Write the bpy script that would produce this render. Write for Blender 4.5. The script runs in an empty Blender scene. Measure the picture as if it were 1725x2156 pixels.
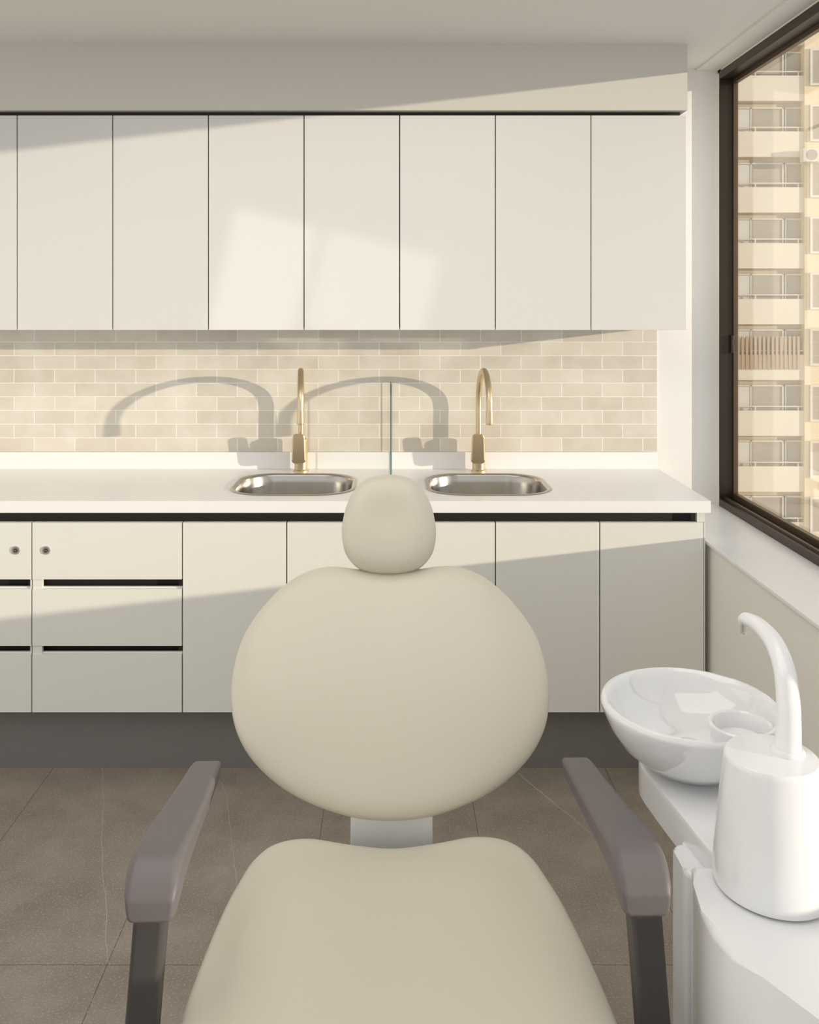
import bpy, bmesh, math, random
from mathutils import Vector, Matrix
random.seed(4)
scene = bpy.context.scene
COL = scene.collection

# ------------------------------------------------------------------ materials
def mat(name, color, rough=0.5, metal=0.0, var=0.03, scale=6.0, bump=0.0, bscale=60.0, coat=0.0, spec=0.5):
    m = bpy.data.materials.new(name); m.use_nodes = True
    nt = m.node_tree; b = nt.nodes['Principled BSDF']
    b.inputs['Roughness'].default_value = rough
    b.inputs['Metallic'].default_value = metal
    b.inputs['Coat Weight'].default_value = coat
    b.inputs['Specular IOR Level'].default_value = spec
    tc = nt.nodes.new('ShaderNodeTexCoord')
    n = nt.nodes.new('ShaderNodeTexNoise'); n.inputs['Scale'].default_value = scale
    n.inputs['Detail'].default_value = 4
    nt.links.new(tc.outputs['Object'], n.inputs['Vector'])
    mx = nt.nodes.new('ShaderNodeMix'); mx.data_type = 'RGBA'
    mx.inputs[6].default_value = (*[c*(1-var) for c in color], 1)
    mx.inputs[7].default_value = (*[min(1, c*(1+var)) for c in color], 1)
    nt.links.new(n.outputs['Fac'], mx.inputs[0])
    nt.links.new(mx.outputs[2], b.inputs['Base Color'])
    if bump > 0:
        n2 = nt.nodes.new('ShaderNodeTexNoise'); n2.inputs['Scale'].default_value = bscale
        n2.inputs['Detail'].default_value = 3
        nt.links.new(tc.outputs['Object'], n2.inputs['Vector'])
        bp = nt.nodes.new('ShaderNodeBump'); bp.inputs['Strength'].default_value = bump
        bp.inputs['Distance'].default_value = 0.002
        nt.links.new(n2.outputs['Fac'], bp.inputs['Height'])
        nt.links.new(bp.outputs['Normal'], b.inputs['Normal'])
    return m

M_wall = mat('wall_paint', (0.85, 0.84, 0.82), 0.8, var=0.015, scale=2, bump=0.05)
M_wall_low = mat('wall_paint_low', (0.93, 0.91, 0.84), 0.7, var=0.015, scale=2)
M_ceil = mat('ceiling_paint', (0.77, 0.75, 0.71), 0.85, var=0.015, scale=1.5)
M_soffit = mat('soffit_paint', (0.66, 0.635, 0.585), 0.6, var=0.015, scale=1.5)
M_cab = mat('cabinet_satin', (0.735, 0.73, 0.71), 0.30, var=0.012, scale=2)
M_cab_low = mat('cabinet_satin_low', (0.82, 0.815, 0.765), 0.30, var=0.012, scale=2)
M_gap_shade = mat('gap_shade_black', (0.015, 0.013, 0.011), 0.6)  # near-black carcass colour carries the shade in door gaps and recesses
M_plinth = mat('plinth_grey', (0.19, 0.18, 0.172), 0.55, var=0.03)
M_top = mat('worktop_solid_surface', (0.94, 0.935, 0.925), 0.3, var=0.008)
M_vinyl = mat('cream_vinyl', (0.66, 0.62, 0.515), 0.34, var=0.01, scale=3, coat=0.06)
M_arm = mat('mauve_grey_plastic', (0.142, 0.128, 0.132), 0.5, var=0.03, bump=0.05, bscale=400)
M_post = mat('dark_grey_plastic', (0.060, 0.054, 0.055), 0.5)
M_white = mat('white_gloss_plastic', (0.88, 0.89, 0.91), 0.20, var=0.005, coat=0.4)
M_ceramic = mat('white_ceramic', (0.86, 0.87, 0.885), 0.05, var=0.005, coat=0.8)
M_steel = mat('brushed_steel', (0.52, 0.50, 0.47), 0.24, metal=1.0, var=0.14, scale=20)
M_chrome = mat('chrome', (0.72, 0.71, 0.69), 0.2, metal=1.0)
M_brass = mat('brushed_brass', (0.74, 0.61, 0.40), 0.33, metal=1.0, var=0.05)
M_bronze = mat('bronze_frame', (0.035, 0.026, 0.016), 0.35, metal=0.4, var=0.1)
M_bronze2 = mat('bronze_sash', (0.12, 0.08, 0.045), 0.35, metal=0.5, var=0.1)

def glass_mat(name, tint, refl, refl_rough=0.0):
    m = bpy.data.materials.new(name); m.use_nodes = True
    nt = m.node_tree; nt.nodes.clear()
    out = nt.nodes.new('ShaderNodeOutputMaterial')
    mix = nt.nodes.new('ShaderNodeMixShader')
    tr = nt.nodes.new('ShaderNodeBsdfTransparent'); tr.inputs['Color'].default_value = (*tint, 1)
    gl = nt.nodes.new('ShaderNodeBsdfGlossy'); gl.inputs['Roughness'].default_value = refl_rough
    fr = nt.nodes.new('ShaderNodeLayerWeight'); fr.inputs['Blend'].default_value = 0.25
    mul = nt.nodes.new('ShaderNodeMath'); mul.operation = 'MULTIPLY_ADD'
    mul.inputs[1].default_value = refl; mul.inputs[2].default_value = 0.03
    nt.links.new(fr.outputs['Fresnel'], mul.inputs[0])
    nt.links.new(mul.outputs[0], mix.inputs[0])
    nt.links.new(tr.outputs[0], mix.inputs[1]); nt.links.new(gl.outputs[0], mix.inputs[2])
    nt.links.new(mix.outputs[0], out.inputs['Surface'])
    return m
M_glass = glass_mat('window_glass', (0.98, 0.97, 0.95), 0.4)
M_glass2 = glass_mat('divider_glass', (0.96, 0.98, 0.97), 0.4)
M_glass_edge = mat('glass_edge_green', (0.14, 0.25, 0.23), 0.12)

# wall tiles
def tile_mat():
    m = bpy.data.materials.new('glazed_wall_tiles'); m.use_nodes = True
    nt = m.node_tree; b = nt.nodes['Principled BSDF']
    tc = nt.nodes.new('ShaderNodeTexCoord')
    sep = nt.nodes.new('ShaderNodeSeparateXYZ'); cmb = nt.nodes.new('ShaderNodeCombineXYZ')
    nt.links.new(tc.outputs['Object'], sep.inputs[0])
    ax = nt.nodes.new('ShaderNodeMath'); ax.operation = 'ADD'; ax.inputs[1].default_value = 4.70+0.064
    nt.links.new(sep.outputs['X'], ax.inputs[0])
    az = nt.nodes.new('ShaderNodeMath'); az.operation = 'SUBTRACT'; az.inputs[1].default_value = 0.9675
    nt.links.new(sep.outputs['Z'], az.inputs[0])
    nt.links.new(ax.outputs[0], cmb.inputs['X']); nt.links.new(az.outputs[0], cmb.inputs['Y'])
    # tiny wobble so the joints are hand-made, not ruled
    wn = nt.nodes.new('ShaderNodeTexNoise'); wn.inputs['Scale'].default_value = 35; wn.inputs['Detail'].default_value = 1
    nt.links.new(cmb.outputs[0], wn.inputs['Vector'])
    vs = nt.nodes.new('ShaderNodeVectorMath'); vs.operation = 'SUBTRACT'; vs.inputs[1].default_value = (0.5, 0.5, 0.5)
    vm = nt.nodes.new('ShaderNodeVectorMath'); vm.operation = 'SCALE'; vm.inputs['Scale'].default_value = 0.0028
    va = nt.nodes.new('ShaderNodeVectorMath'); va.operation = 'ADD'
    nt.links.new(wn.outputs['Color'], vs.inputs[0]); nt.links.new(vs.outputs[0], vm.inputs[0])
    nt.links.new(cmb.outputs[0], va.inputs[0]); nt.links.new(vm.outputs[0], va.inputs[1])
    br = nt.nodes.new('ShaderNodeTexBrick')
    br.offset = 0.5; br.offset_frequency = 2; br.squash = 1
    br.inputs['Scale'].default_value = 1.0
    br.inputs['Brick Width'].default_value = 0.1575
    br.inputs['Row Height'].default_value = 0.0531
    br.inputs['Mortar Size'].default_value = 0.0018
    br.inputs['Mortar Smooth'].default_value = 0.2
    br.inputs['Bias'].default_value = 0.0
    br.inputs['Color1'].default_value = (0.78, 0.73, 0.635, 1)
    br.inputs['Color2'].default_value = (0.67, 0.62, 0.535, 1)
    br.inputs['Mortar'].default_value = (0.93, 0.91, 0.87, 1)
    nt.links.new(va.outputs[0], br.inputs['Vector'])
    n = nt.nodes.new('ShaderNodeTexNoise'); n.inputs['Scale'].default_value = 9; n.inputs['Detail'].default_value = 5
    nt.links.new(cmb.outputs[0], n.inputs['Vector'])
    mx = nt.nodes.new('ShaderNodeMix'); mx.data_type = 'RGBA'; mx.blend_type = 'SOFT_LIGHT'
    mx.inputs[0].default_value = 0.6
    nt.links.new(br.outputs['Color'], mx.inputs[6]); nt.links.new(n.outputs['Fac'], mx.inputs[7])
    nt.links.new(mx.outputs[2], b.inputs['Base Color'])
    b.inputs['Roughness'].default_value = 0.18
    n2 = nt.nodes.new('ShaderNodeTexNoise'); n2.inputs['Scale'].default_value = 22; n2.inputs['Detail'].default_value = 3
    nt.links.new(cmb.outputs[0], n2.inputs['Vector'])
    sub = nt.nodes.new('ShaderNodeMath'); sub.operation = 'MULTIPLY_ADD'; sub.inputs[1].default_value = 0.55
    inv = nt.nodes.new('ShaderNodeMath'); inv.operation = 'SUBTRACT'; inv.inputs[0].default_value = 1
    nt.links.new(br.outputs['Fac'], inv.inputs[1])
    nt.links.new(n2.outputs['Fac'], sub.inputs[0]); nt.links.new(inv.outputs[0], sub.inputs[2])
    bp = nt.nodes.new('ShaderNodeBump'); bp.inputs['Strength'].default_value = 0.5; bp.inputs['Distance'].default_value = 0.002
    nt.links.new(sub.outputs[0], bp.inputs['Height']); nt.links.new(bp.outputs['Normal'], b.inputs['Normal'])
    return m
M_tile = tile_mat()

def floor_mat():
    m = bpy.data.materials.new('stone_floor_tiles'); m.use_nodes = True
    nt = m.node_tree; b = nt.nodes['Principled BSDF']
    L = nt.links.new
    def math_(op, a, b_=None, c=None):
        nd = nt.nodes.new('ShaderNodeMath'); nd.operation = op
        for i, v in enumerate((a, b_, c)):
            if v is None: continue
            if isinstance(v, (int, float)): nd.inputs[i].default_value = v
            else: L(v, nd.inputs[i])
        return nd.outputs[0]
    tc = nt.nodes.new('ShaderNodeTexCoord')
    sep = nt.nodes.new('ShaderNodeSeparateXYZ'); cmb = nt.nodes.new('ShaderNodeCombineXYZ')
    L(tc.outputs['Object'], sep.inputs[0])
    X, Y = sep.outputs['X'], sep.outputs['Y']
    L(math_('ADD', Y, 9.16-2.095), cmb.inputs['X']); L(math_('ADD', X, 9.16+0.2), cmb.inputs['Y'])
    br = nt.nodes.new('ShaderNodeTexBrick'); br.offset = 0.0; br.squash = 1
    br.inputs['Scale'].default_value = 1
    br.inputs['Brick Width'].default_value = 0.916; br.inputs['Row Height'].default_value = 0.458
    br.inputs['Mortar Size'].default_value = 0.0011; br.inputs['Mortar Smooth'].default_value = 0.1
    br.inputs['Color1'].default_value = (0.300, 0.260, 0.213, 1)
    br.inputs['Color2'].default_value = (0.280, 0.243, 0.199, 1)
    br.inputs['Mortar'].default_value = (0.11, 0.094, 0.078, 1)
    L(cmb.outputs[0], br.inputs['Vector'])
    n = nt.nodes.new('ShaderNodeTexNoise'); n.inputs['Scale'].default_value = 4; n.inputs['Detail'].default_value = 10
    n.inputs['Roughness'].default_value = 0.65
    L(tc.outputs['Object'], n.inputs['Vector'])
    mx = nt.nodes.new('ShaderNodeMix'); mx.data_type = 'RGBA'; mx.blend_type = 'OVERLAY'; mx.inputs[0].default_value = 0.6
    L(br.outputs['Color'], mx.inputs[6]); L(n.outputs['Fac'], mx.inputs[7])
    v = nt.nodes.new('ShaderNodeTexNoise'); v.inputs['Scale'].default_value = 200; v.inputs['Detail'].default_value = 2
    L(tc.outputs['Object'], v.inputs['Vector'])
    rp = nt.nodes.new('ShaderNodeValToRGB'); rp.color_ramp.elements[0].position = 0.54; rp.color_ramp.elements[1].position = 0.70
    rp.color_ramp.elements[1].color = (0.55, 0.55, 0.55, 1)
    L(v.outputs['Fac'], rp.inputs[0])
    mx2 = nt.nodes.new('ShaderNodeMix'); mx2.data_type = 'RGBA'; mx2.inputs[7].default_value = (0.52, 0.46, 0.39, 1)
    L(rp.outputs['Color'], mx2.inputs[0]); L(mx.outputs[2], mx2.inputs[6])
    wn = nt.nodes.new('ShaderNodeTexNoise'); wn.inputs['Scale'].default_value = 2.6; wn.inputs['Detail'].default_value = 6
    L(tc.outputs['Object'], wn.inputs['Vector'])
    wob = math_('MULTIPLY', math_('SUBTRACT', wn.outputs['Fac'], 0.5), 0.07)
    fade = nt.nodes.new('ShaderNodeTexNoise'); fade.inputs['Scale'].default_value = 5
    L(tc.outputs['Object'], fade.inputs['Vector'])
    fd = math_('MULTIPLY', fade.outputs['Fac'], 0.75)
    tot = None
    for c, s, y0, y1, w in ((-0.946+2.96*0.33, 0.33, 2.1, 3.0, 0.0016), (-0.529+2.844*0.27, 0.27, 2.35, 2.9, 0.0015),
                            (0.42+2.945*0.5, 0.5, 2.62, 2.95, 0.0034)):
        dd = math_('ABSOLUTE', math_('ADD', math_('SUBTRACT', math_('ADD', X, math_('MULTIPLY', Y, s)), c), wob))
        ln = math_('SUBTRACT', 1.0, math_('MINIMUM', math_('DIVIDE', dd, w), 1.0))
        ms = math_('MULTIPLY', math_('GREATER_THAN', Y, y0), math_('LESS_THAN', Y, y1))
        k = math_('MULTIPLY', ln, ms)
        tot = k if tot is None else math_('MAXIMUM', tot, k)
    vf = math_('MULTIPLY', tot, fd)
    mx3 = nt.nodes.new('ShaderNodeMix'); mx3.data_type = 'RGBA'; mx3.inputs[7].default_value = (0.72, 0.66, 0.55, 1)
    L(vf, mx3.inputs[0]); L(mx2.outputs[2], mx3.inputs[6])
    L(mx3.outputs[2], b.inputs['Base Color'])
    b.inputs['Roughness'].default_value = 0.5
    return m
M_floor = floor_mat()

# ------------------------------------------------------------------ helpers
def empty(name, loc, label=None, category=None, group=None):
    o = bpy.data.objects.new(name, None); o.empty_display_size = 0.1
    o.location = loc; COL.objects.link(o); tag(o, label, category, group)
    return o
def tag(o, label=None, category=None, group=None, kind=None):
    if label: o['label'] = label
    if category: o['category'] = category
    if group: o['group'] = group
    if kind: o['kind'] = kind
    return o
def finish(name, bm, material, parent=None, smooth=False, loc=None, autosmooth=None, wn=True):
    bmesh.ops.recalc_face_normals(bm, faces=bm.faces)
    me = bpy.data.meshes.new(name); bm.to_mesh(me); bm.free()
    mats = material if isinstance(material, (list, tuple)) else [material]
    for mm in mats: me.materials.append(mm)
    if smooth:
        for p in me.polygons: p.use_smooth = True
    if autosmooth:
        for p in me.polygons: p.use_smooth = True
        me.set_sharp_from_angle(angle=math.radians(autosmooth))
    o = bpy.data.objects.new(name, me); COL.objects.link(o)
    if autosmooth and wn:
        md = o.modifiers.new('weighted_normal', 'WEIGHTED_NORMAL'); md.keep_sharp = True
    if loc: o.location = loc
    if parent: o.parent = parent
    return o
def add_box(bm, x0, x1, y0, y1, z0, z1, mi=0, bevel=0.0, seg=2):
    vs = [bm.verts.new((x, y, z)) for x in (x0, x1) for y in (y0, y1) for z in (z0, z1)]
    idx = [(0,1,3,2),(4,6,7,5),(0,4,5,1),(2,3,7,6),(0,2,6,4),(1,5,7,3)]
    fs = [bm.faces.new([vs[i] for i in f]) for f in idx]
    for f in fs: f.material_index = mi
    if bevel > 0:
        es = list({e for f in fs for e in f.edges})
        bmesh.ops.bevel(bm, geom=es, offset=bevel, segments=seg, profile=0.5, affect='EDGES', clamp_overlap=True)
def box(name, x0, x1, y0, y1, z0, z1, material, parent=None, bevel=0.0, seg=2):
    bm = bmesh.new(); add_box(bm, x0, x1, y0, y1, z0, z1, 0, bevel, seg)
    return finish(name, bm, material, parent, autosmooth=35 if bevel > 0 else None)
def boxes(name, lst, material, parent=None, bevel=0.0):
    bm = bmesh.new()
    for b in lst:
        add_box(bm, *b[:6], mi=(b[6] if len(b) > 6 else 0), bevel=bevel)
    return finish(name, bm, material, parent, autosmooth=35 if bevel > 0 else None)
def catmull(pts, n, closed=False):
    out = []; N = len(pts); pts = [Vector(p) for p in pts]
    rng = range(N) if closed else range(N-1)
    for i in rng:
        if closed: p0, p1, p2, p3 = pts[(i-1) % N], pts[i], pts[(i+1) % N], pts[(i+2) % N]
        else: p0, p1, p2, p3 = pts[max(i-1, 0)], pts[i], pts[i+1], pts[min(i+2, N-1)]
        for k in range(n):
            t = k/n
            out.append(0.5*((2*p1)+(-p0+p2)*t+(2*p0-5*p1+4*p2-p3)*t*t+(-p0+3*p1-3*p2+p3)*t**3))
    if not closed: out.append(pts[-1])
    return out
def tube(name, pts, radii, material, parent=None, n=8, seg=24, squash=1.0):
    P = catmull(pts, n)
    R = [v.x for v in catmull([(r, 0, 0) for r in radii], n)]
    bm = bmesh.new(); rings = []
    t0 = (P[1]-P[0]).normalized()
    up = Vector((1, 0, 0)) if abs(t0.x) < 0.9 else Vector((0, 1, 0))
    nrm = (up - t0*up.dot(t0)).normalized()
    for i, p in enumerate(P):
        t = (P[min(i+1, len(P)-1)]-P[max(i-1, 0)]).normalized()
        nrm = (nrm - t*nrm.dot(t)).normalized(); bn = t.cross(nrm)
        rings.append([bm.verts.new(p+(nrm*math.cos(a)+bn*squash*math.sin(a))*R[i]) for a in [2*math.pi*k/seg for k in range(seg)]])
    for a, b in zip(rings, rings[1:]):
        for k in range(seg): bm.faces.new((a[k], a[(k+1) % seg], b[(k+1) % seg], b[k]))
    bm.faces.new(rings[0]); bm.faces.new(rings[-1])
    return finish(name, bm, material, parent, autosmooth=50)
def lathe(name, prof, centre, material, parent=None, seg=64, sx=1.0, sy=1.0, smooth_ang=40):
    bm = bmesh.new(); rings = []; cx, cy, cz = centre
    for r, z in prof:
        if r < 1e-6: rings.append([bm.verts.new((cx, cy, cz+z))])
        else: rings.append([bm.verts.new((cx+sx*r*math.cos(2*math.pi*k/seg), cy+sy*r*math.sin(2*math.pi*k/seg), cz+z)) for k in range(seg)])
    for a, b in zip(rings, rings[1:]):
        for k in range(seg):
            k2 = (k+1) % seg
            if len(a) == 1 and len(b) == 1: continue
            if len(a) == 1: bm.faces.new((a[0], b[k], b[k2]))
            elif len(b) == 1: bm.faces.new((a[k], a[k2], b[0]))
            else: bm.faces.new((a[k], a[k2], b[k2], b[k]))
    return finish(name, bm, material, parent, autosmooth=smooth_ang)
def prism(name, poly, z0, z1, material, parent=None, bevel=0.0, seg=3, n=0):
    bm = bmesh.new()
    P = [(p.x, p.y) for p in catmull([(*q, 0) for q in poly], n, True)] if n else poly
    vb = [bm.verts.new((x, y, z0)) for x, y in P]; vt = [bm.verts.new((x, y, z1)) for x, y in P]
    top = bm.faces.new(vt); bot = bm.faces.new(vb[::-1]); N = len(P)
    for i in range(N): bm.faces.new((vb[i], vb[(i+1) % N], vt[(i+1) % N], vt[i]))
    if bevel > 0:
        es = list(set(top.edges) | set(bot.edges))
        bmesh.ops.bevel(bm, geom=es, offset=bevel, segments=seg, profile=0.5, affect='EDGES', clamp_overlap=True)
    return finish(name, bm, material, parent, autosmooth=35)
def rrect(cx, cy, w, h, r, n=8):
    out = []
    for (sx, sy, a0) in ((1, 1, 0), (-1, 1, 90), (-1, -1, 180), (1, -1, 270)):
        for k in range(n+1):
            a = math.radians(a0+90*k/n)
            out.append((cx+sx*(w/2-r)+r*math.cos(a), cy+sy*(h/2-r)+r*math.sin(a)))
    return out
def pillow(name, outline, centre, tf, tb, p, mapf, material, parent=None, n=8, rings=18, extra=None):
    O = [Vector((v.x, v.y)) for v in catmull([(*q, 0) for q in outline], n, True)]
    C = Vector(centre); bm = bmesh.new(); N = len(O)
    def ring(phi, side):
        s = math.sin(phi)**(2/p) if phi > 0 else 0
        h = max(math.cos(phi), 0)**(2/p)
        T = tf if side > 0 else tb
        res = []
        for o in O:
            q = C+(o-C)*s
            hh = side*T*h
            if extra and side > 0: hh += extra(q.x, q.y, s)
            res.append(bm.verts.new(mapf(q.x, q.y, hh)))
        return res
    phis = [math.pi/2*k/rings for k in range(1, rings+1)]
    R = [ring(f, 1) for f in phis] + [ring(f, -1) for f in phis[-2::-1]]
    e0 = extra(C.x, C.y, 0) if extra else 0
    c1 = bm.verts.new(mapf(C.x, C.y, tf+e0)); c2 = bm.verts.new(mapf(C.x, C.y, -tb))
    for k in range(N):
        bm.faces.new((c1, R[0][k], R[0][(k+1) % N])); bm.faces.new((c2, R[-1][(k+1) % N], R[-1][k]))
    for a, b in zip(R, R[1:]):
        for k in range(N): bm.faces.new((a[k], b[k], b[(k+1) % N], a[(k+1) % N]))
    return finish(name, bm, material, parent, smooth=True)
def copy_thing(root, loc):
    r = root.copy(); r.location = loc; COL.objects.link(r)
    def rec(src, dst):
        for c in list(src.children):
            d = c.copy(); COL.objects.link(d); d.parent = dst; rec(c, d)
    rec(root, r)
    return r

# ------------------------------------------------------------------ room shell
XO = 1.343
tag(boxes('floor', [(-3.2, XO, -1.5, 3.6, -0.1, 0.0)], M_floor), 'taupe stone floor tiles with thin pale veins', 'floor', kind='structure')
tag(boxes('ceiling', [(-3.2, XO, -1.5, 3.6, 2.456, 2.6)], M_ceil), 'smooth warm white ceiling', 'ceiling', kind='structure')
tag(boxes('wall_back', [(-3.2, XO, 3.5, 3.6, 0.0, 2.456)], M_wall), 'plain off-white painted wall behind the cabinets', 'wall', kind='structure')
PY0, PY1 = 1.02, 1.50  # unseen pier added between the windows to keep sun off the chair
tag(boxes('wall_right', [(1.05, XO, -1.5, 3.5, 0.0, 0.75, 0),
                         (1.28, XO, -1.5, -0.3, 0.75, 2.456, 0),
                         (1.28, XO, PY0, PY1, 0.75, 2.456, 0),
                         (1.28, XO, -0.3, 3.5, 2.435, 2.456, 0),
                         (1.28, XO, 3.47, 3.5, 0.75, 2.456, 0)], M_wall_low),
    'painted wall under the wide windows, with an added pier blocking sun', 'wall', kind='structure')
tag(box('trim_1', 1.04, 1.30, -1.5, 3.499, 0.7505, 0.762, M_top, bevel=0.002), 'white window ledge', 'ledge', kind='structure')
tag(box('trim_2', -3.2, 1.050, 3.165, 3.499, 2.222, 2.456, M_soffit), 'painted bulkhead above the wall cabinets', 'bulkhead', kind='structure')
tag(box('trim_3', 1.194, 1.28, -1.5, 3.499, 2.448, 2.456, M_ceil), 'shallow ceiling strip beside the window', 'trim', kind='structure')

# windows
def window(i, fy0, fy1, split):
    fr = [(1.272, XO, fy0, fy1, 0.762, 0.790), (1.272, XO, fy0, fy1, 2.405, 2.437),
          (1.272, XO, fy1-0.010, fy1, 0.790, 2.405), (1.272, XO, fy0, fy0+0.03, 0.790, 2.405)]
    win = boxes('window_%d' % i, fr, M_bronze, bevel=0.002)
    tag(win, 'dark bronze aluminium sliding window overlooking apartment block', 'window', kind='structure')
    sash = []
    for a, b in split:
        sash += [(1.322, 1.340, a, b, 0.790, 0.812), (1.322, 1.340, a, b, 2.388, 2.405),
                 (1.322, 1.340, a, a+0.03, 0.812, 2.388), (1.322, 1.340, b-0.008, b, 0.812, 2.388)]
    boxes('window_sash', sash, M_bronze2, win, bevel=0.001)
    boxes('window_track', [(1.290, 1.298, fy0+0.03, fy1-0.010, 0.790, 0.798)], M_bronze2, win)
    boxes('window_pane', [(1.334, 1.337, fy0+0.02, fy1-0.012, 0.80, 2.395)], M_glass, win)
    return win
w1 = window(1, PY1, 3.47, [(PY1+0.03, 3.46)])
box('window_latch', 1.310, 1.322, 3.445, 3.46, 1.35, 1.42, M_bronze, w1, bevel=0.003)
window(2, -0.3, PY0, [(-0.27, PY0-0.01)])

tag(box('trim_4', -2.4, 1.039, 3.489, 3.4995, 0.9675, 1.50, M_tile), 'glossy cream brick-bond wall tiles with pale grout', 'backsplash', kind='structure')

# ------------------------------------------------------------------ wall cabinets
W = 0.3385; DX = 1.052
uy0, uy1, uz0, uz1 = 3.18, 3.487, 1.454, 2.207
def wall_cabinet(x_right):
    r = empty('wall_cabinet', (x_right-W, uy0, uz0), 'off-white flat-front handleless wall cabinet above tiled backsplash', 'cabinet', 'wall cabinets in a row')
    d = uy1-uy0; h = uz1-uz0
    bm = bmesh.new()
    for b in ((0.001, 0.017, 0.021, d, 0.0, h), (W-0.017, W-0.001, 0.021, d, 0.0, h), (0.017, W-0.017, 0.021, d, 0.0, 0.018),
              (0.017, W-0.017, 0.021, d, h-0.018, h), (0.017, W-0.017, d-0.01, d, 0.018, h-0.018)):
        add_box(bm, *b)
    finish('body', bm, M_gap_shade, r)
    box('underside_panel', 0.0, W, 0.022, d, -0.004, 0.0, M_cab, r)
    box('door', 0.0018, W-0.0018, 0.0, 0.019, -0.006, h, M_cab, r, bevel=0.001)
    return r
wc = wall_cabinet(DX)
for i in range(1, 9):
    copy_thing(wc, (DX-W*(i+1), uy0, uz0))
box('end_panel', W-0.0008, W+0.0002, 0.021, uy1-uy0, 0.0, uz1-uz0, M_cab, wc)
tag(box('gap_shade_strip', -3.0, 1.035, 3.20, 3.49, 2.2075, 2.2215, M_gap_shade), 'black strip standing in for the shade between wall cabinets and bulkhead', 'trim')  # black strip fills the gap where only shade sits

# ------------------------------------------------------------------ base cabinets
by0 = 2.93; zb, zt = 0.209, 0.828; ctop = 0.864
def base_body(r, w, last=False):
    d = 3.485-by0
    bm = bmesh.new()
    h = ctop-zb-0.001
    hs = 0.515          # sides stop below the inset basins
    hp_ = zt-zb-0.03
    for b in ((0.0005, 0.017, 0.020, d, 0.0, hs), (w-0.017, w-0.0005, 0.020, d, 0.0, hs), (0.017, w-0.017, 0.020, d, 0.0, 0.018),
              (0.017, w-0.017, d-0.01, d, 0.018, h), (0.0005, 0.017, 0.020, 0.045, hs, hp_), (w-0.017, w-0.0005, 0.020, 0.045, hs, hp_)):
        add_box(bm, *b)
    finish('body', bm, M_gap_shade, r)
    box('finger_pull_channel', 0.0, w, 0.034, 0.045, hp_, h, M_gap_shade, r)
BW = 0.3403
def base_cabinet(x0):
    r = empty('base_cabinet', (x0, by0, zb), 'off-white handleless base cabinet with one flat door under worktop', 'cabinet', 'single-door base cabinets')
    base_body(r, BW)
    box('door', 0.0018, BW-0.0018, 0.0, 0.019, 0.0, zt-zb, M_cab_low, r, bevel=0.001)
    return r
bx0 = -0.675
bc = base_cabinet(bx0)
for i in range(1, 5):
    last = copy_thing(bc, (bx0+BW*i, by0, zb))
box('end_panel', BW, BW+0.003, 0.0, 0.55, 0.0, zt-zb, M_cab_low, last)
boxes('end_block', [(BW-0.022, BW+0.003, 0.004, 0.0195, zt-zb+0.001, ctop-zb-0.001)], M_cab_low, last)

def drawer_cabinet(x0, w, lock_x, notch_left):
    r = empty('drawer_cabinet', (x0, by0, zb), 'off-white three-drawer base cabinet with dark finger grooves and key lock', 'cabinet', 'three-drawer base cabinets')
    base_body(r, w)
    zs = [(0.642, 0.828), (0.4255, 0.611), (0.209, 0.398)]
    for a, b in zs:
        d = box('drawer', 0.0018, w-0.0018, 0.0, 0.019, a-zb, b-zb, M_cab_low, r, bevel=0.001)
        if b > 0.8:
            lk = bmesh.new()
            bmesh.ops.create_cone(lk, cap_ends=True, segments=32, radius1=0.0140, radius2=0.0130, depth=0.004,
                                  matrix=Matrix.Translation((lock_x, -0.002, 0.738-zb)) @ Matrix.Rotation(math.radians(90), 4, 'X'))
            l = finish('lock', lk, M_chrome, d, autosmooth=40)
            l['label'] = 'round chrome key lock'
            lk = bmesh.new()
            bmesh.ops.create_cone(lk, cap_ends=True, segments=32, radius1=0.0072, radius2=0.0072, depth=0.002,
                                  matrix=Matrix.Translation((lock_x, -0.005, 0.738-zb)) @ Matrix.Rotation(math.radians(90), 4, 'X'))
            k = finish('key_barrel', lk, M_bronze2, l, autosmooth=40)
            box('keyhole', lock_x-0.0045, lock_x+0.0045, -0.0072, -0.0058, 0.738-zb-0.001, 0.738-zb+0.001, M_steel, l)
    nx = (0.0018, 0.032) if notch_left else (w-0.006, w-0.0018)
    for za, zc in ((0.611, 0.642), (0.398, 0.4255)):
        box('groove_end', nx[0], nx[1], 0.004, 0.019, za-zb, zc-zb, M_cab_low, r)
        box('groove_lip', 0.002, w-0.002, 0.010, 0.019, za-zb, za-zb+0.005, M_cab_low, r)
        box('groove_back', 0.017, w-0.017, 0.040, 0.045, za-zb-0.01, zc-zb+0.01, M_gap_shade, r)
    return r
drawer_cabinet(-1.166, 0.491, 0.048, True)
drawer_cabinet(-1.657, 0.491, 0.491-0.051, False)
tag(box('plinth', -2.2, 1.029, 2.985, 3.0, 0.0, 0.208, M_plinth), 'dark grey recessed plinth board under base cabinets', 'plinth')

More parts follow.
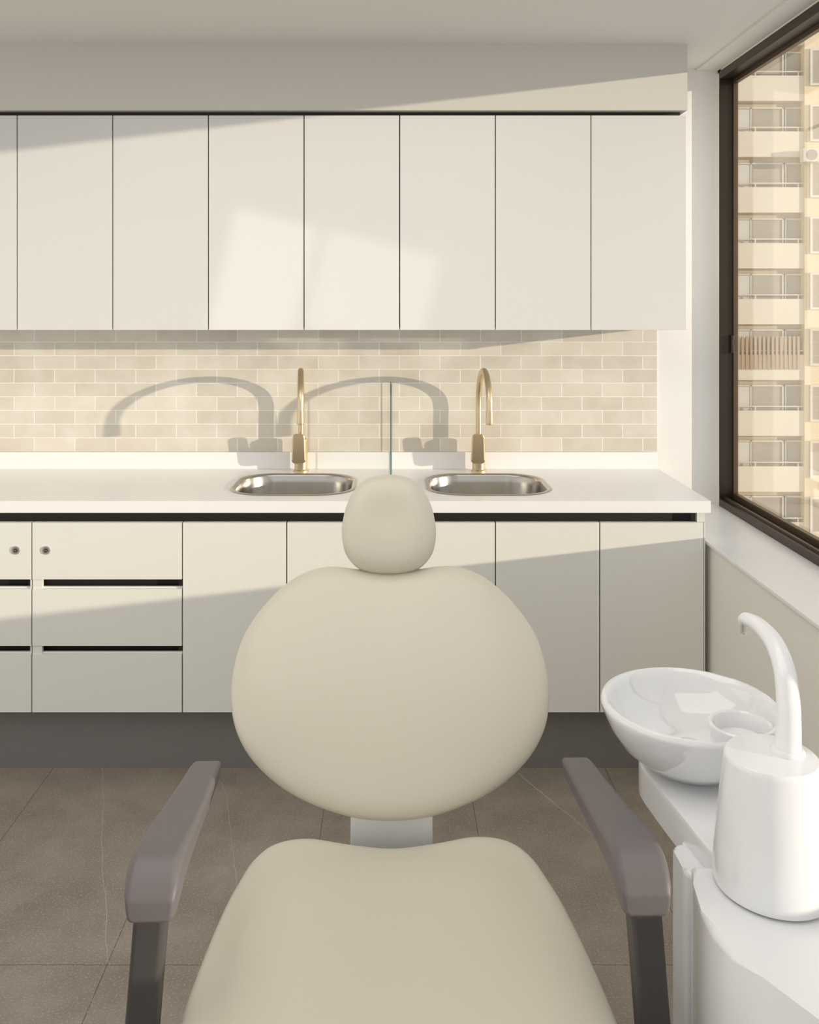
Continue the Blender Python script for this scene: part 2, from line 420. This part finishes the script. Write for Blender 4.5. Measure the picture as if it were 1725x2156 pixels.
# ------------------------------------------------------------------ worktop with sink cut-outs
S1 = (-0.334, 3.185); S2 = (0.345, 3.185); SW, SD, SR = 0.435, 0.385, 0.13
def worktop():
    root = empty('worktop', (0, 3.2, ctop), 'long smooth white worktop with low upstand and two sink cut-outs', 'worktop')
    bm = bmesh.new()
    loops = [[(-2.2, 2.91), (1.041, 2.91), (1.041, 3.4885), (-2.2, 3.4885)]]
    for s in (S1, S2): loops.append(rrect(s[0], s[1], SW-0.012, SD-0.012, SR-0.006, 10))
    edges = []
    for lp in loops:
        vs = [bm.verts.new((x, y-3.2, 0)) for x, y in lp]
        for i in range(len(vs)): edges.append(bm.edges.new((vs[i], vs[(i+1) % len(vs)])))
    bmesh.ops.triangle_fill(bm, use_beauty=True, use_dissolve=False, edges=edges)
    r = bmesh.ops.extrude_face_region(bm, geom=list(bm.faces))
    for v in [g for g in r['geom'] if isinstance(g, bmesh.types.BMVert)]: v.co.z += 0.038
    finish('countertop', bm, M_top, root)
    box('upstand', -2.2, 1.039, 3.476-3.2, 3.4885-3.2, 0.038, 0.1030, M_top, root, bevel=0.001)
    return root
worktop()

def loft_loops(bm, loops, cap_last=True):
    R = [[bm.verts.new(p) for p in lp] for lp in loops]; N = len(R[0])
    for a, b in zip(R, R[1:]):
        for k in range(N): bm.faces.new((a[k], a[(k+1) % N], b[(k+1) % N], b[k]))
    if cap_last: bm.faces.new(R[-1])
    return R
def sink(c):
    root = empty('sink', (c[0], c[1], 0.902), 'inset brushed steel basin with rounded corners in white worktop', 'sink', 'steel basins in the worktop')
    def L(w, d, r, z): return [(x, y, z) for x, y in rrect(0, 0, w, d, r, 12)]
    bm = bmesh.new()
    prof = [(0, 0.0004), (0.003, 0.003), (0.010, 0.0035), (0.016, 0.001), (0.020, -0.006), (0.024, -0.03), (0.032, -0.11), (0.045, -0.135), (0.075, -0.148), (0.14, -0.150)]
    loft_loops(bm, [L(SW-2*i+0.004, SD-2*i+0.004, max(SR-i*0.7, 0.03), z) for i, z in prof])
    finish('basin', bm, M_steel, root, autosmooth=50)
    lathe('drain', [(0, 0.001), (0.018, 0.001), (0.022, 0.004), (0.036, 0.003), (0.038, 0.0)], (0, 0.02, -0.1495), M_chrome, root, 32)
    return root
s1 = sink(S1); copy_thing(s1, (S2[0], S2[1], 0.902))

# ------------------------------------------------------------------ taps
def tap(x):
    root = empty('kitchen_tap', (x, 3.43, 0.902), 'brushed brass gooseneck tap with paddle lever behind steel basin', 'tap', 'brass taps')
    lathe('tap_body', [(0, 0.0), (0.029, 0.0), (0.029, 0.006), (0.0245, 0.009), (0.0245, 0.118), (0.022, 0.125), (0.0135, 0.130), (0, 0.130)], (0, 0, 0), M_brass, root, 40)
    pts = [(0, 0, 0.12), (0, 0, 0.20), (0, 0, 0.262)]
    sw = 0.016
    for k in range(1, 10):
        a = math.pi*k/9
        pts.append((sw*(1-math.cos(a))/2, -0.13*(1-math.cos(a)), 0.262+0.130*math.sin(a)))
    pts.append((sw, -0.26, 0.252))
    tube('spout', pts, [0.0115]*len(pts), M_brass, root, 6, 24)
    tube('spray_head', [(sw, -0.26, 0.262), (sw, -0.26, 0.22), (sw, -0.26, 0.212)], [0.0128, 0.0134, 0.0126], M_brass, root, 3, 24)
    tube('lever_hub', [(0, 0, 0.075), (-0.002, -0.034, 0.085)], [0.017, 0.017], M_brass, root, 2, 24)
    bm = bmesh.new()
    loops = []
    for yy, ins in ((-0.030, 0.004), (-0.0315, 0.0), (-0.041, 0.0), (-0.0445, 0.004)):
        lp = []
        for px, pz in rrect(0, 0, 0.052-2*ins, 0.114-2*ins, 0.016-ins, 8):
            t = (pz+0.057)/0.114
            f = 1.04-0.16*t
            lp.append((px*f-0.006, yy-0.008*t, 0.092+pz))
        loops.append(lp)
    loft_loops(bm, loops); bm.verts.ensure_lookup_table(); bm.faces.new([bm.verts[i] for i in range(len(loops[0]))][::-1])
    finish('lever', bm, M_brass, root, autosmooth=40)
    return root
t1 = tap(-0.337); t2 = copy_thing(t1, (0.341, 3.43, 0.902))
t1.rotation_euler = (0, 0, 0.031); t2.rotation_euler = (0, 0, -0.012)

# glass divider
gd = empty('glass_divider', (0.006, 3.476, 0.902), 'small clear glass splash divider standing between two basins', 'glass panel')
bm = bmesh.new()
gy = [(-0.002, 0.0), (-0.12, 0.0), (-0.12, 0.31), (-0.105, 0.336), (-0.002, 0.336)]
va = [bm.verts.new((-0.003, y, z+0.0005)) for y, z in gy]; vb = [bm.verts.new((0.003, y, z+0.0005)) for y, z in gy]
f1 = bm.faces.new(va); f2 = bm.faces.new(vb[::-1])
for i in range(5):
    f = bm.faces.new((va[i], va[(i+1) % 5], vb[(i+1) % 5], vb[i])); f.material_index = 1
finish('glass_sheet', bm, [M_glass2, M_glass_edge], gd)

# ------------------------------------------------------------------ dental chair
chair = empty('dental_chair', (0.012, 1.30, 0.0), 'cream vinyl dental treatment chair with round backrest and grey armrests', 'dental chair')
chair.rotation_euler = (0, 0, math.radians(1.1))
CY = 1.30
half = [(0.0, -0.010), (0.060, -0.006), (0.118, 0.008), (0.178, 0.031), (0.230, 0.062), (0.274, 0.102), (0.304, 0.150), (0.3175, 0.203),
        (0.3185, 0.255), (0.307, 0.315), (0.279, 0.370), (0.234, 0.424), (0.187, 0.458), (0.130, 0.473), (0.062, 0.466), (0.0, 0.460)]
outline = half + [(-a, b) for a, b in half[-2:0:-1]]
bu = Vector((0, 0.29, 0.375)).normalized(); bnrm = Vector((0, -0.375, 0.29)).normalized()
base_pt = Vector((0, 1.66-CY, 0.60))
pillow('backrest', outline, (0, 0.22), 0.044, 0.045, 3.0,
       lambda a, b, h: base_pt+Vector((a, 0, 0))+bu*b+bnrm*(h-0.015), M_vinyl, chair, n=6, rings=32,
       extra=lambda a, b, s: 0.004*(1-s*s))
hh = [(0.0, 0.218), (0.048, 0.209), (0.074, 0.187), (0.092, 0.154), (0.101, 0.118), (0.103, 0.083), (0.094, 0.046), (0.070, 0.018), (0.038, 0.006), (0.0, 0.003)]
ho = hh + [(-a, b) for a, b in hh[-2:0:-1]]
hu = Vector((0, 0.085, 0.20)).normalized(); hn = Vector((0, -0.20, 0.085)).normalized()
hp = Vector((0, 1.935-CY, 0.955))
pillow('headrest', ho, (0, 0.108), 0.050, 0.040, 2.6,
       lambda a, b, h: hp+Vector((a, 0, 0))+hu*b+hn*h, M_vinyl, chair, n=6, rings=30,
       extra=lambda a, b, s: -0.011*math.exp(-((a/0.058)**2+((b-0.125)/0.066)**2)))
tube('headrest_bar', [(0, 1.86-CY, 0.80), (0, 1.98-CY, 0.93), (0, 2.03-CY, 1.03)], [0.018]*3, M_chrome, chair, 6, 20)
sh = [(0.0, 1.651), (0.08, 1.664), (0.16, 1.683), (0.218, 1.667), (0.252, 1.620), (0.271, 1.549), (0.283, 1.487), (0.296, 1.378), (0.306, 1.236),
      (0.308, 1.05), (0.298, 0.88), (0.26, 0.79), (0.14, 0.765), (0.0, 0.76)]
so = sh + [(-a, b) for a, b in sh[-2:0:-1]]
pillow('seat', so, (0, 1.22), 0.052, 0.055, 3.2,
       lambda a, b, h: Vector((a, b-CY, 0.525+h)), M_vinyl, chair, n=6, rings=26,
       extra=lambda a, b, s: (-0.014*math.exp(-(a/0.13)**2))*max(0, 1-s**6))
lo = [(0.0, 0.0), (0.16, 0.005), (0.24, 0.04), (0.25, 0.2), (0.22, 0.42), (0.15, 0.50), (0.0, 0.52)]
lo = lo+[(-a, b) for a, b in lo[-2:0:-1]]
pillow('leg_rest', lo, (0, 0.25), 0.04, 0.04, 3.0,
       lambda a, b, h: Vector((a, 0.78-CY-b*0.97, 0.52-b*0.22+h)), M_vinyl, chair, n=6, rings=14)
bm = bmesh.new()
add_box(bm, -0.078, 0.078, 1.69-CY, 1.715-CY, 0.40, 0.62, bevel=0.006)
add_box(bm, -0.078, 0.078, 1.50-CY, 1.71-CY, 0.40, 0.43, bevel=0.006)
bo = finish('backrest_bracket', bm, M_white, chair, autosmooth=35); bo['label'] = 'white enamelled bracket joining seat and backrest'
bm = bmesh.new()
M4 = Matrix(((1, 0, 0, 0), (0, bnrm.y, bu.y, 0), (0, bnrm.z, bu.z, 0), (0, 0, 0, 1)))
add_box(bm, -0.078, 0.078, -0.075, -0.050, 0.02, 0.38, bevel=0.006)
bmesh.ops.transform(bm, matrix=Matrix.Translation(base_pt) @ M4, verts=bm.verts)
finish('backrest_shell', bm, M_white, chair, autosmooth=35)
box('seat_frame', -0.22, 0.22, 0.82-CY, 1.60-CY, 0.39, 0.48, M_white, chair, bevel=0.02, seg=3)
box('lift_column', -0.12, 0.12, 1.08-CY, 1.36-CY, 0.07, 0.40, M_white, chair, bevel=0.03, seg=3)
prism('base_plate', rrect(0, 1.15-CY, 0.46, 0.86, 0.12), 0.0, 0.08, M_white, chair, bevel=0.02)

def armrest(sx):
    secs = [(1.668, 0.691, 0.026, 0.010), (1.665, 0.695, 0.040, 0.018), (1.657, 0.701, 0.051, 0.027), (1.63, 0.708, 0.056, 0.032), (1.55, 0.722, 0.060, 0.035), (1.45, 0.741, 0.067, 0.037),
            (1.36, 0.760, 0.073, 0.041), (1.30, 0.772, 0.076, 0.047), (1.265, 0.778, 0.077, 0.055), (1.250, 0.7785, 0.077, 0.060), (1.238, 0.775, 0.0765, 0.060), (1.226, 0.767, 0.075, 0.055), (1.215, 0.757, 0.072, 0.046), (1.208, 0.747, 0.066, 0.034), (1.205, 0.740, 0.056, 0.022)]
    bm = bmesh.new(); loops = []
    for y, zt_, w, h in secs:
        xc = 0.335 + (1.25-y)*(-0.010)
        loops.append([(sx*xc+px*(1-0.10*(0.5-pz/h)), y-CY, zt_-h/2+pz) for px, pz in rrect(0, 0, w, h, min(w, h)*0.24, 7)])
    loft_loops(bm, loops); bm.verts.ensure_lookup_table(); bm.faces.new([bm.verts[i] for i in range(len(loops[0]))][::-1])
    a = finish('armrest', bm, M_arm, chair, autosmooth=75)
    bm = bmesh.new()
    loops = []
    for y, z, w, d, xx in ((1.245, 0.728, 0.044, 0.042, 0.338), (1.248, 0.60, 0.043, 0.044, 0.349), (1.252, 0.45, 0.043, 0.05, 0.362), (1.256, 0.38, 0.043, 0.055, 0.368)):
        loops.append([(sx*xx+px, y-CY+py, z) for px, py in rrect(0, 0, w, d, 0.008, 4)])
    loft_loops(bm, loops); bm.verts.ensure_lookup_table(); bm.faces.new([bm.verts[i] for i in range(len(loops[0]))][::-1])
    x0, x1 = sorted((sx*0.20, sx*0.37))
    add_box(bm, x0, x1, 1.235-CY, 1.275-CY, 0.385, 0.425)
    finish('armrest_post', bm, M_post, a, autosmooth=35)
armrest(-1); armrest(1)

# ------------------------------------------------------------------ spittoon unit
un = empty('spittoon_unit', (0.6, 1.3, 0.0), 'glossy white dental spittoon unit with round bowl and curved water spout', 'dental spittoon')
ox, oy = 0.6, 1.3
def P2(l): return [(x-ox, y-oy) for x, y in l]
prism('console_body', P2([(0.448, 1.334), (0.436, 1.29), (0.428, 1.235), (0.428, 1.19), (0.440, 1.15), (0.462, 1.11), (0.50, 1.045), (0.60, 0.88), (0.66, 0.81), (0.75, 0.77), (0.98, 0.75), (0.985, 1.334)]),
      0.06, 0.708, M_white, un, bevel=0.010, seg=4)
prism('console_back', [(x+0.7125-ox, y+1.3772-oy) for x, y in rrect(0, 0, 0.541, 0.086, 0.022, 6)], 0.03, 0.690, M_white, un, bevel=0.008, seg=3)
box('console_foot', 0.50-ox, 0.96-ox, 1.0-oy, 1.40-oy, 0.0, 0.07, M_white, un, bevel=0.01)
bm = bmesh.new()
a = Vector((0.455-ox, 1.125-oy, 0)); b = Vector((0.598-ox, 0.882-oy, 0)); d = (b-a); nrm = Vector((d.y, -d.x, 0)).normalized()
if nrm.x > 0: nrm = -nrm
lps = []
for off, ins in ((-0.01, 0.0), (0.004, 0.0), (0.007, 0.003)):
    lp = []
    for s, z in rrect(0, 0, d.length-2*ins, 0.52-2*ins, 0.025-ins, 6):
        q = (a+b)/2+d.normalized()*s+nrm*off; lp.append((q.x, q.y, 0.385+z))
    lps.append(lp)
loft_loops(bm, lps); finish('access_panel', bm, M_white, un, autosmooth=35)
bm = bmesh.new()
lps = []
for z, ins in ((0.655, 0.012), (0.660, 0.004), (0.668, 0.0), (0.716, 0.0), (0.723, 0.003), (0.726, 0.01)):
    pl = catmull([(0.535, 1.69, 0), (0.475, 1.67, 0), (0.447, 1.61, 0), (0.450, 1.54, 0), (0.466, 1.42, 0), (0.478, 1.34, 0), (0.50, 1.30, 0), (0.60, 1.30, 0), (0.62, 1.34, 0), (0.625, 1.45, 0), (0.62, 1.60, 0), (0.60, 1.67, 0)], 5, True)
    cx, cy = 0.54, 1.47
    lps.append([(cx+(p.x-cx)*(1-ins/0.08)-ox, cy+(p.y-cy)*(1-ins/0.2)-oy, z) for p in pl])
loft_loops(bm, lps); bm.verts.ensure_lookup_table(); bm.faces.new([bm.verts[i] for i in range(len(lps[0]))][::-1])
finish('bowl_arm', bm, M_white, un, autosmooth=35)
lathe('spittoon_bowl', [(0, -0.108), (0.050, -0.106), (0.085, -0.095), (0.118, -0.070), (0.140, -0.038), (0.150, -0.014), (0.1535, -0.003), (0.1532, 0.003), (0.150, 0.0068), (0.145, 0.007), (0.140, 0.003),
                        (0.136, -0.006), (0.128, -0.024), (0.111, -0.045), (0.082, -0.058), (0.045, -0.065), (0.022, -0.066), (0.020, -0.070), (0, -0.070)], (0.53-ox, 1.585-oy, 0.832), M_ceramic, un, 96)
lathe('filter_cup', [(0.044, -0.05), (0.050, -0.02), (0.054, 0.0), (0.0535, 0.004), (0.050, 0.006), (0.046, 0.004), (0.043, -0.004), (0.039, -0.020), (0.014, -0.024), (0.012, -0.018), (0, -0.018)], (0.598-ox, 1.528-oy, 0.822), M_ceramic, un, 64)
lathe('filler_tower', [(0, 0.0), (0.074, 0.0), (0.079, 0.003), (0.081, 0.010), (0.079, 0.05), (0.0745, 0.10), (0.0685, 0.150), (0.0652, 0.180), (0.0640, 0.185), (0.0615, 0.1875), (0.040, 0.188), (0, 0.188)],
      (0.547-ox, 1.285-oy, 0.709), M_white, un, 72)
lathe('spout_collar', [(0.0, 0.0), (0.0235, 0.0), (0.0235, 0.003), (0.0205, 0.007), (0, 0.007)], (0.572-ox, 1.29-oy, 0.8965), M_white, un, 40)
tube('water_spout', [(x-ox, y-oy, z) for x, y, z in [(0.572, 1.29, 0.895), (0.574, 1.292, 0.93), (0.577, 1.30, 0.965), (0.581, 1.322, 1.002), (0.585, 1.365, 1.024), (0.586, 1.42, 1.030), (0.584, 1.465, 1.026), (0.583, 1.482, 1.019)]],
     [0.0183, 0.0172, 0.0163, 0.0154, 0.0143, 0.0127, 0.0111, 0.0088], M_white, un, 6, 28)
lathe('spout_nozzle', [(0, 0), (0.006, 0), (0.007, 0.004), (0.007, 0.02), (0, 0.02)], (0.583-ox, 1.474-oy, 1.000), M_chrome, un, 24)

# ------------------------------------------------------------------ outside
M_conc = mat('facade_concrete', (0.72, 0.62, 0.48), 0.9, var=0.04, scale=0.4)  # facade colours paled and warmed so the haze is in them
M_para = mat('facade_parapet', (0.90, 0.82, 0.68), 0.9, var=0.03, scale=0.5)
M_sunlit_bay = mat('facade_bay_sunlit', (0.95, 0.82, 0.58), 0.9, var=0.04, scale=0.4)  # sunlit gold of the bay put into its base colour
M_slat = mat('balcony_slats', (0.60, 0.46, 0.31), 0.8, var=0.1, scale=1)
M_fglass = mat('facade_glass_hazed', (0.52, 0.46, 0.37), 0.4, var=0.2, scale=0.5)  # pane colour lightened to carry the distance haze
M_curt = mat('facade_curtain', (0.86, 0.82, 0.74), 0.8, var=0.10, scale=0.8)
M_rail = mat('balcony_rail', (0.80, 0.74, 0.64), 0.6)
M_street = mat('street_paving', (0.85, 0.80, 0.72), 0.9, var=0.1, scale=0.2)
FH = 2.87; BY = 46.0
bld = empty('apartment_building', (24, BY, -14.0), 'tall beige concrete apartment block with balconies outside the window', 'building')
box('facade', -14, 14, 0.6, 9, 0, 12*FH, M_conc, bld)
def pc(o, loc):
    c = o.copy(); c.location = loc; COL.objects.link(c); c.parent = o.parent
    for ch in list(o.children):
        k = ch.copy(); COL.objects.link(k); k.parent = c
    return c
par = boxes('balcony_parapet', [(-14, 14, 0.2, 0.35, -0.35, 0.95), (-14, 14, 0.35, 0.6, -0.35, -0.15)], M_para, bld)
rail = boxes('balcony_rail', [(-14, 14, 0.22, 0.28, 1.13, 1.19)] + [(x, x+0.06, 0.22, 0.27, 0.95, 1.13) for x in [-14+2.2*k for k in range(13)]], M_rail, bld)
wf = boxes('apartment_window', [(0, 3.4, 0.0, 0.06, 0.0, 2.3)], M_fglass, bld)
bm = bmesh.new()
for b in ((0, 0.08), (1.66, 1.74), (3.32, 3.4)): add_box(bm, b[0], b[1], -0.05, 0.0, 0, 2.3)
add_box(bm, 0, 3.4, -0.05, 0, 2.22, 2.3)
finish('window_frame', bm, M_rail, wf)
box('curtain', 0.95, 1.66, -0.03, 0.0, 0.0, 2.2, M_curt, wf)
par.location = (0, 0, 0.4); rail.location = (0, 0, 0.4); wf.location = (-13.9, 0.53, 0.35)
bay = box('projecting_bay', -2.7, 1.2, 0.1, 0.6, 0, 12*FH, M_sunlit_bay, bld)
bw = box('bay_window', 0, 1.7, 0, 0.05, 0, 1.7, M_fglass, bld)
bm = bmesh.new()
for b in ((-0.1, 0.02), (0.8, 0.9), (1.68, 1.8)): add_box(bm, b[0], b[1], -0.05, 0.0, -0.1, 1.8)
add_box(bm, 0.02, 1.68, -0.05, 0, 1.68, 1.8); add_box(bm, 0.02, 1.68, -0.05, 0, -0.1, 0.02)
finish('window_frame', bm, M_curt, bw)
bw.location = (-2.35, 0.05, 1.0)
for f in range(0, 12):
    z = 0.4+f*FH+0.1
    if f > 0:
        pc(par, (0, 0, z)); pc(rail, (0, 0, z)); pc(bw, (-2.35, 0.05, 1.0+f*FH))
    for k in range(8):
        if f == 0 and k == 0: continue
        pc(wf, (-13.9+k*3.45, 0.53, z-0.05))
slat = boxes('balcony_slats', [(-9+0.22*k, -9+0.22*k+0.12, 0.12, 0.18, 0, 1.7) for k in range(28)], M_slat, bld)
slat.location = (0, 0, 0.4+4*FH+0.3)
ac = boxes('air_conditioner', [(0, 0.9, 0, 0.4, 0, 0.7)], M_curt, bld, bevel=0.05); ac.location = (-3.0, -0.4, 0.4+8*FH-0.6)
lathe('fan_grille', [(0, 0.0), (0.27, 0.0), (0.27, 0.02), (0, 0.02)], (0, 0, 0), M_fglass, ac, 24).rotation_euler = (math.radians(90), 0, 0)
ac.children[0].location = (0.45, 0.0, 0.35)
g = box('ground', -20, 80, 5, 60, -14.2, -14.0, M_street); tag(g, 'pale paved street far below the window', 'ground', kind='structure')

# ------------------------------------------------------------------ light
sun = bpy.data.lights.new('sun', 'SUN'); sun.energy = 3.7; sun.color = (1.0, 0.90, 0.76); sun.angle = math.radians(0.6)
so_ = bpy.data.objects.new('sun', sun); COL.objects.link(so_)
dirv = Vector((-2.4, 1.0, -0.276))
so_.rotation_euler = dirv.to_track_quat('-Z', 'Y').to_euler(); so_.location = (8, -3, 4)
fill_light = bpy.data.lights.new('overhead_fill', 'AREA'); fill_light.shape = 'RECTANGLE'; fill_light.size = 2.4; fill_light.size_y = 1.6  # unseen overhead area light added as fill for worktop, floor and chair
fill_light.energy = 18; fill_light.color = (1.0, 0.975, 0.94)
lo_ = bpy.data.objects.new('overhead_fill', fill_light); COL.objects.link(lo_); lo_.location = (-0.4, 1.3, 2.44)
# area beams added behind the camera, imitating reflected sun patches on the wall cabinets
def shaft(target, dd, dist, sx_, sz_, e, spread, roll, shape='RECTANGLE'):
    l = bpy.data.lights.new('added_patch_beam', 'AREA'); l.shape = shape; l.size = sx_; l.size_y = sz_
    l.energy = e; l.color = (1.0, 0.93, 0.82); l.spread = math.radians(spread)
    ob = bpy.data.objects.new('added_patch_beam', l); COL.objects.link(ob)
    ob.location = Vector(target)-dd*dist
    q = dd.to_track_quat('-Z', 'Y')
    ob.rotation_euler = (q @ Matrix.Rotation(math.radians(roll), 4, 'Z').to_quaternion()).to_euler()
d1 = Vector((0.55, 1.0, -0.13))
shaft((-0.45, 3.18, 1.62), d1, 4.0, 0.26, 0.46, 0.070, 1.1, -12)
shaft((-0.06, 3.18, 1.58), d1, 4.0, 0.36, 0.36, 0.065, 1.1, -12)

w = bpy.data.worlds.new('sky'); scene.world = w; w.use_nodes = True
nt = w.node_tree; bg = nt.nodes['Background']
tc = nt.nodes.new('ShaderNodeTexCoord'); sp = nt.nodes.new('ShaderNodeSeparateXYZ'); nt.links.new(tc.outputs['Generated'], sp.inputs[0])
mr = nt.nodes.new('ShaderNodeMapRange'); mr.inputs['From Min'].default_value = -1; mr.inputs['From Max'].default_value = 1
nt.links.new(sp.outputs['X'], mr.inputs['Value'])
cr = nt.nodes.new('ShaderNodeValToRGB')
cr.color_ramp.elements[0].position = 0.2; cr.color_ramp.elements[0].color = (0.99, 0.955, 0.89, 1)
cr.color_ramp.elements[1].position = 0.85; cr.color_ramp.elements[1].color = (0.88, 0.93, 1.0, 1)
nt.links.new(mr.outputs[0], cr.inputs[0]); nt.links.new(cr.outputs[0], bg.inputs['Color'])
bg.inputs['Strength'].default_value = 0.99

# ------------------------------------------------------------------ camera
cam = bpy.data.cameras.new('camera'); co = bpy.data.objects.new('camera', cam); COL.objects.link(co)
co.location = (0, 0, 1.54); co.rotation_euler = (math.radians(90), 0, 0)
cam.sensor_fit = 'VERTICAL'; cam.sensor_height = 36; cam.sensor_width = 36
cam.lens = 1893/2156*36
cam.shift_x = 42.5/2156; cam.shift_y = -438/2156
cam.clip_start = 0.02; cam.clip_end = 500
scene.camera = co
scene.view_settings.view_transform = 'Standard'
